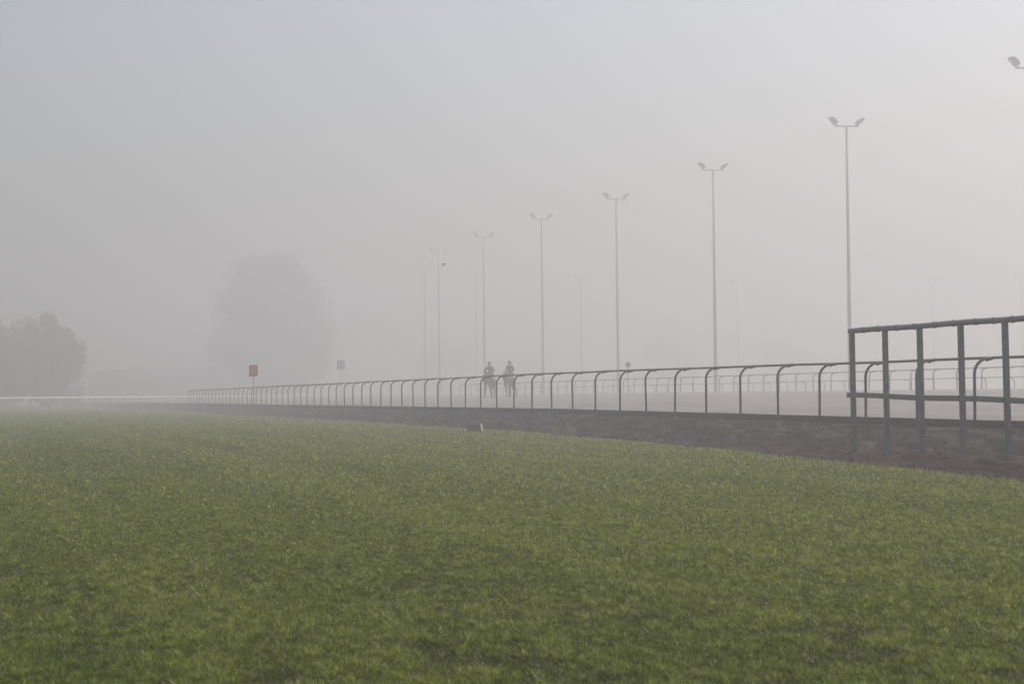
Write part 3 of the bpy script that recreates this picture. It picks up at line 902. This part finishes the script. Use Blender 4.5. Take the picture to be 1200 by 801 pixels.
def make_horse(loc, rz, label, coat, step):
    """Horse facing +Y, hooves on z=0."""
    root = thing('horse', loc, label, 'horse', 'horses with riders on the track', rz=rz)
    J = lambda k, c, r: (k, c, r)
    t = step
    body = [
        [J('rump', (0, -0.72, 1.36), 0.24), J('loin', (0, -0.38, 1.36), 0.27), J('barrel', (0, 0.05, 1.27), 0.29), J('wither', (0, 0.45, 1.33), 0.27), J('chest', (0, 0.68, 1.28), 0.20),
         J('neck1', (0, 0.96, 1.42), 0.165), J('neck2', (0, 1.24, 1.56), 0.125), J('poll', (0, 1.44, 1.68), 0.10), J('face', (0, 1.60, 1.51), 0.085), J('nose', (0, 1.72, 1.32), 0.062), J('lip', (0, 1.745, 1.26), 0.045)],
        [J('poll', 0, 0), J('earl', (0.05, 1.42, 1.79), 0.03), J('earl2', (0.06, 1.44, 1.87), 0.010)],
        [J('poll', 0, 0), J('earr', (-0.05, 1.42, 1.79), 0.03), J('earr2', (-0.06, 1.44, 1.87), 0.010)],
        [J('rump', 0, 0), J('butt', (0, -0.90, 1.26), 0.17)],
    ]
    for sd, ph in ((1, t), (-1, -t)):
        nm = 'l' if sd > 0 else 'r'
        body.append([J('rump', 0, 0), J('thigh' + nm, (sd * 0.16, -0.70, 1.08), 0.15), J('knee' + nm, (sd * 0.17, -0.58 + 0.10 * ph, 0.84), 0.105), J('hock' + nm, (sd * 0.16, -0.92 + 0.22 * ph, 0.53 + 0.03 * abs(ph)), 0.062),
                     J('shank' + nm, (sd * 0.16, -0.90 + 0.30 * ph, 0.30), 0.042), J('fet' + nm, (sd * 0.16, -0.88 + 0.34 * ph, 0.14), 0.048), J('hoof' + nm, (sd * 0.16, -0.80 + 0.34 * ph, 0.055), 0.058)])
        body.append([J('wither', 0, 0), J('shoulder' + nm, (sd * 0.15, 0.56, 1.02), 0.125), J('elbow' + nm, (sd * 0.15, 0.50, 0.82), 0.085), J('fknee' + nm, (sd * 0.15, 0.56 - 0.24 * ph, 0.50), 0.056),
                     J('cannon' + nm, (sd * 0.15, 0.54 - 0.30 * ph, 0.30), 0.038), J('ffet' + nm, (sd * 0.15, 0.53 - 0.36 * ph, 0.14), 0.045), J('fhoof' + nm, (sd * 0.15, 0.58 - 0.36 * ph, 0.055), 0.056)])
    V, E, Rr = chain(body)
    skin('body', V, E, Rr, coat, root, root=2)
    V, E, Rr = chain([[J('a', (0, -0.98, 1.40), 0.045), J('b', (-0.03, -1.10, 1.34), 0.06), J('c', (-0.10, -1.18, 1.10), 0.075), J('d', (-0.13, -1.18, 0.85), 0.06), J('e', (-0.12, -1.15, 0.62), 0.02)]])
    skin('tail', V, E, Rr, M_HAIR, root)
    V, E, Rr = chain([[J('a', (0, 0.62, 1.56), (0.03, 0.04)), J('b', (0.05, 0.92, 1.58), (0.035, 0.07)), J('c', (0.05, 1.18, 1.68), (0.035, 0.07)), J('d', (0.02, 1.38, 1.77), (0.03, 0.05)), J('e', (0, 1.52, 1.70), 0.02)]])
    skin('mane', V, E, Rr, M_HAIR, root)
    V, E, Rr = chain([[J('a', (0, -0.28, 1.64), 0.07), J('b', (0, -0.06, 1.585), 0.10), J('c', (0, 0.16, 1.61), 0.075)],
                      [J('b', 0, 0), J('fl', (0.24, 0.02, 1.46), 0.05), J('fl2', (0.315, 0.04, 1.22), 0.022)], [J('b', 0, 0), J('fr', (-0.24, 0.02, 1.46), 0.05), J('fr2', (-0.315, 0.04, 1.22), 0.022)]])
    skin('saddle', V, E, Rr, M_LEATHER, root, root=1)
    bm = bmesh.new()
    for yy, zz, rr in ((1.565, 1.55, 0.105), (1.69, 1.36, 0.078)):
        ring = [(rr * math.cos(a), yy + 0.7 * rr * math.sin(a), zz + 0.7 * rr * math.sin(a)) for a in np.linspace(0, 2 * math.pi, 15)]
        add_tube(bm, ring, 0.009, 6)
    for sd in (1, -1):
        add_tube(bm, [(sd * 0.075, 1.70, 1.34), (sd * 0.18, 1.05, 1.50), (sd * 0.10, 0.42, 1.72)], 0.008, 6)
    obj('bridle', bm, M_LEATHER, root)
    return root

def make_rider(loc, rz, label, jacket, lean, elbow, tall):
    """Rider facing +Y; z measured from the ground, seat on the saddle."""
    root = thing('person', loc, label, 'person', 'riders on the track', rz=rz)
    J = lambda k, c, r: (k, c, r)
    hip = Vector((0, -0.12, 1.70)); up = Vector((0, math.sin(lean), math.cos(lean)))
    L = lambda d, x=0, y=0: tuple(hip + up * d * tall + Vector((x, y, 0)))
    parts = [[J('pel', L(0), 0.145), J('wst', L(0.17), 0.125), J('rib', L(0.34), 0.15), J('che', L(0.46), 0.135), J('nck', L(0.565, 0, 0.02), 0.058), J('jaw', L(0.66, 0, 0.05), 0.075), J('skl', L(0.76, 0, 0.05), 0.088)],
             [J('jaw', 0, 0), J('nose', L(0.685, 0, 0.145), 0.016)]]
    arms, legs = [], []
    for sd in (1, -1):
        n = 'l' if sd > 0 else 'r'
        e = elbow if sd < 0 else elbow * 0.5
        sh, el, wr = L(0.47, sd * 0.17, 0.0), L(0.20, sd * (0.25 + e), 0.02), (sd * 0.09, 0.38, 1.78)
        arm = [J('che', L(0.46), 0.135), J('sh' + n, sh, 0.075), J('el' + n, el, 0.052), J('wr' + n, wr, 0.034)]
        parts.append(arm[:] + [J('palm' + n, (sd * 0.085, 0.44, 1.77), 0.040)])
        arms.append(arm)
        for q in range(4):
            parts.append([J('palm' + n, 0, 0), J('f%d' % q + n, (sd * (0.055 + 0.018 * q), 0.500, 1.775 - 0.008 * q), 0.011), J('g%d' % q + n, (sd * (0.055 + 0.018 * q), 0.515, 1.742 - 0.006 * q), 0.010), J('h%d' % q + n, (sd * (0.055 + 0.018 * q), 0.480, 1.725), 0.009)])
        parts.append([J('palm' + n, 0, 0), J('t1' + n, (sd * 0.040, 0.455, 1.805), 0.013), J('t2' + n, (sd * 0.038, 0.495, 1.812), 0.010)])
        leg = [J('pel', L(0), 0.145), J('hp' + n, (sd * 0.17, -0.06, 1.66), 0.105), J('kn' + n, (sd * 0.35, 0.30, 1.42), 0.070), J('an' + n, (sd * 0.345, 0.02, 1.06), 0.046), J('ft' + n, (sd * 0.36, 0.18, 1.00), 0.040)]
        parts.append(leg); legs.append(leg)
    V, E, Rr = chain(parts)
    skin('body', V, E, Rr, M_SKIN, root, sub=2)
    g = 0.020
    grow = lambda ch: [(k, c, r + g) for k, c, r in ch]
    V, E, Rr = chain([grow(parts[0][:4]) + [('col', L(0.55, 0, 0.01), 0.075)]] + [[(k, c, r + (g if k[:2] != 'wr' else 0.012)) for k, c, r in a] for a in arms])
    skin('jacket', V, E, Rr, jacket, root)
    V, E, Rr = chain([[(k, c, r + g * 0.6) for k, c, r in (l[:3] + [(l[3][0] + 'm', tuple((Vector(l[2][1]) + Vector(l[3][1])) * 0.5), 0.056)])] for l in legs])
    skin('breeches', V, E, Rr, M_BREECH, root)
    for l in legs:
        m = (Vector(l[2][1]) * 0.75 + Vector(l[3][1]) * 0.25)
        V, E, Rr = chain([[J('a', tuple(m), 0.078), J('b', l[3][1], 0.058), J('c', l[4][1], 0.050)]])
        skin('boot', V, E, Rr, M_LEATHER, root)
    V, E, Rr = chain([[J('a', L(0.76, 0, 0.015), 0.088), J('b', L(0.66, 0, -0.01), 0.078), J('c', L(0.585, 0, -0.03), 0.045)]])
    skin('hair', V, E, Rr, M_HAIR, root)
    bm = bmesh.new()
    hc = Vector(L(0.775, 0, 0.045))
    bmesh.ops.create_uvsphere(bm, u_segments=18, v_segments=12, radius=0.128, matrix=Matrix.Translation(hc) @ Matrix.Diagonal((0.92, 1.06, 0.95, 1)))
    bmesh.ops.delete(bm, geom=[v for v in bm.verts if v.co.z < hc.z - 0.045], context='VERTS')
    add_box(bm, (0.16, 0.10, 0.016), Matrix.Translation(hc + Vector((0, 0.15, -0.035))) @ Matrix.Rotation(-0.2, 4, 'X'), 0.006)
    obj('helmet', bm, M_HELMET, root, smooth=True)
    return root

M_COAT = noisy_mat('fog-paled grey-brown coat', (0.11, 0.10, 0.09), (0.15, 0.135, 0.125), 4, 0.5)  # coats, hair, leather and clothes paled: fog veil put into their colours
M_COAT2 = noisy_mat('fog-paled grey coat', (0.12, 0.11, 0.10), (0.165, 0.15, 0.14), 4, 0.5)
M_HAIR = noisy_mat('horse hair', (0.10, 0.09, 0.082), (0.14, 0.13, 0.12), 12, 0.5, stretch=(1, 1, 0.2))
M_LEATHER = noisy_mat('leather', (0.075, 0.065, 0.06), (0.10, 0.09, 0.08), 9, 0.4)
M_SKIN = noisy_mat('skin', (0.30, 0.20, 0.16), (0.34, 0.23, 0.18), 9, 0.5)
M_BREECH = noisy_mat('breeches', (0.12, 0.12, 0.125), (0.16, 0.16, 0.165), 9, 0.8)
M_JACKET = noisy_mat('fog-paled grey jacket', (0.06, 0.063, 0.07), (0.09, 0.093, 0.10), 7, 0.8)
M_JACKET2 = noisy_mat('plain fog-paled grey jacket', (0.07, 0.07, 0.07), (0.095, 0.095, 0.095), 7, 0.8)
M_HELMET = noisy_mat('riding helmet', (0.09, 0.09, 0.095), (0.12, 0.12, 0.125), 7, 0.4)
along = math.atan2(U.y, U.x) - math.pi / 2
for px, Z, hl, rl, coat, jk, lean, elb, tall, step in (
        (574.0, 139, 'left-hand of the two fog-paled horses trotting away down the track', 'rider in a fog-paled grey jacket on the left-hand horse, elbow held out', M_COAT, M_JACKET, 0.26, 0.12, 0.95, 0.9),
        (597.5, 141, 'right-hand of the two fog-paled horses trotting away down the track', 'rider in a plain fog-paled grey jacket on the right-hand horse, sitting more upright', M_COAT2, M_JACKET2, 0.10, 0.03, 0.99, -0.8)):
    p = pix(px, 462, Z)
    g = land_z(p.x, p.y)
    make_horse((p.x, p.y, g), along, hl, coat, step)
    make_rider((p.x, p.y, g), along, rl, jk, lean, elb, tall)

# ------------------------------------------------------------------ a bird high over the rail
p = pix(520, 309.5, 82)
V, E, Rr = chain([[('t', (0, -0.10, 0), (0.030, 0.008)), ('b', (0, -0.03, 0), 0.032), ('c', (0, 0.05, 0.005), 0.040), ('h', (0, 0.10, 0.015), 0.028), ('k', (0, 0.14, 0.012), 0.006)],
                  [('c', 0, 0), ('w1', (0.07, 0.04, 0.02), (0.03, 0.012)), ('w2', (0.085, 0.0, -0.05), (0.03, 0.008)), ('w3', (0.075, -0.06, -0.09), (0.008, 0.004))],
                  [('c', 0, 0), ('x1', (-0.07, 0.04, 0.02), (0.03, 0.012)), ('x2', (-0.085, 0.0, -0.05), (0.03, 0.008)), ('x3', (-0.075, -0.06, -0.09), (0.008, 0.004))]])
bird = skin('bird', V, E, Rr, noisy_mat('dark feathers', (0.012, 0.012, 0.013), (0.03, 0.029, 0.03), 20, 0.6), None, root=1)
bird.scale = (0.8, 0.8, 0.8); bird.location = p; bird.rotation_euler = (0.1, 0, R(20))
tag(bird, 'small dark bird flying high over the rail, beside a pale mast', 'bird')
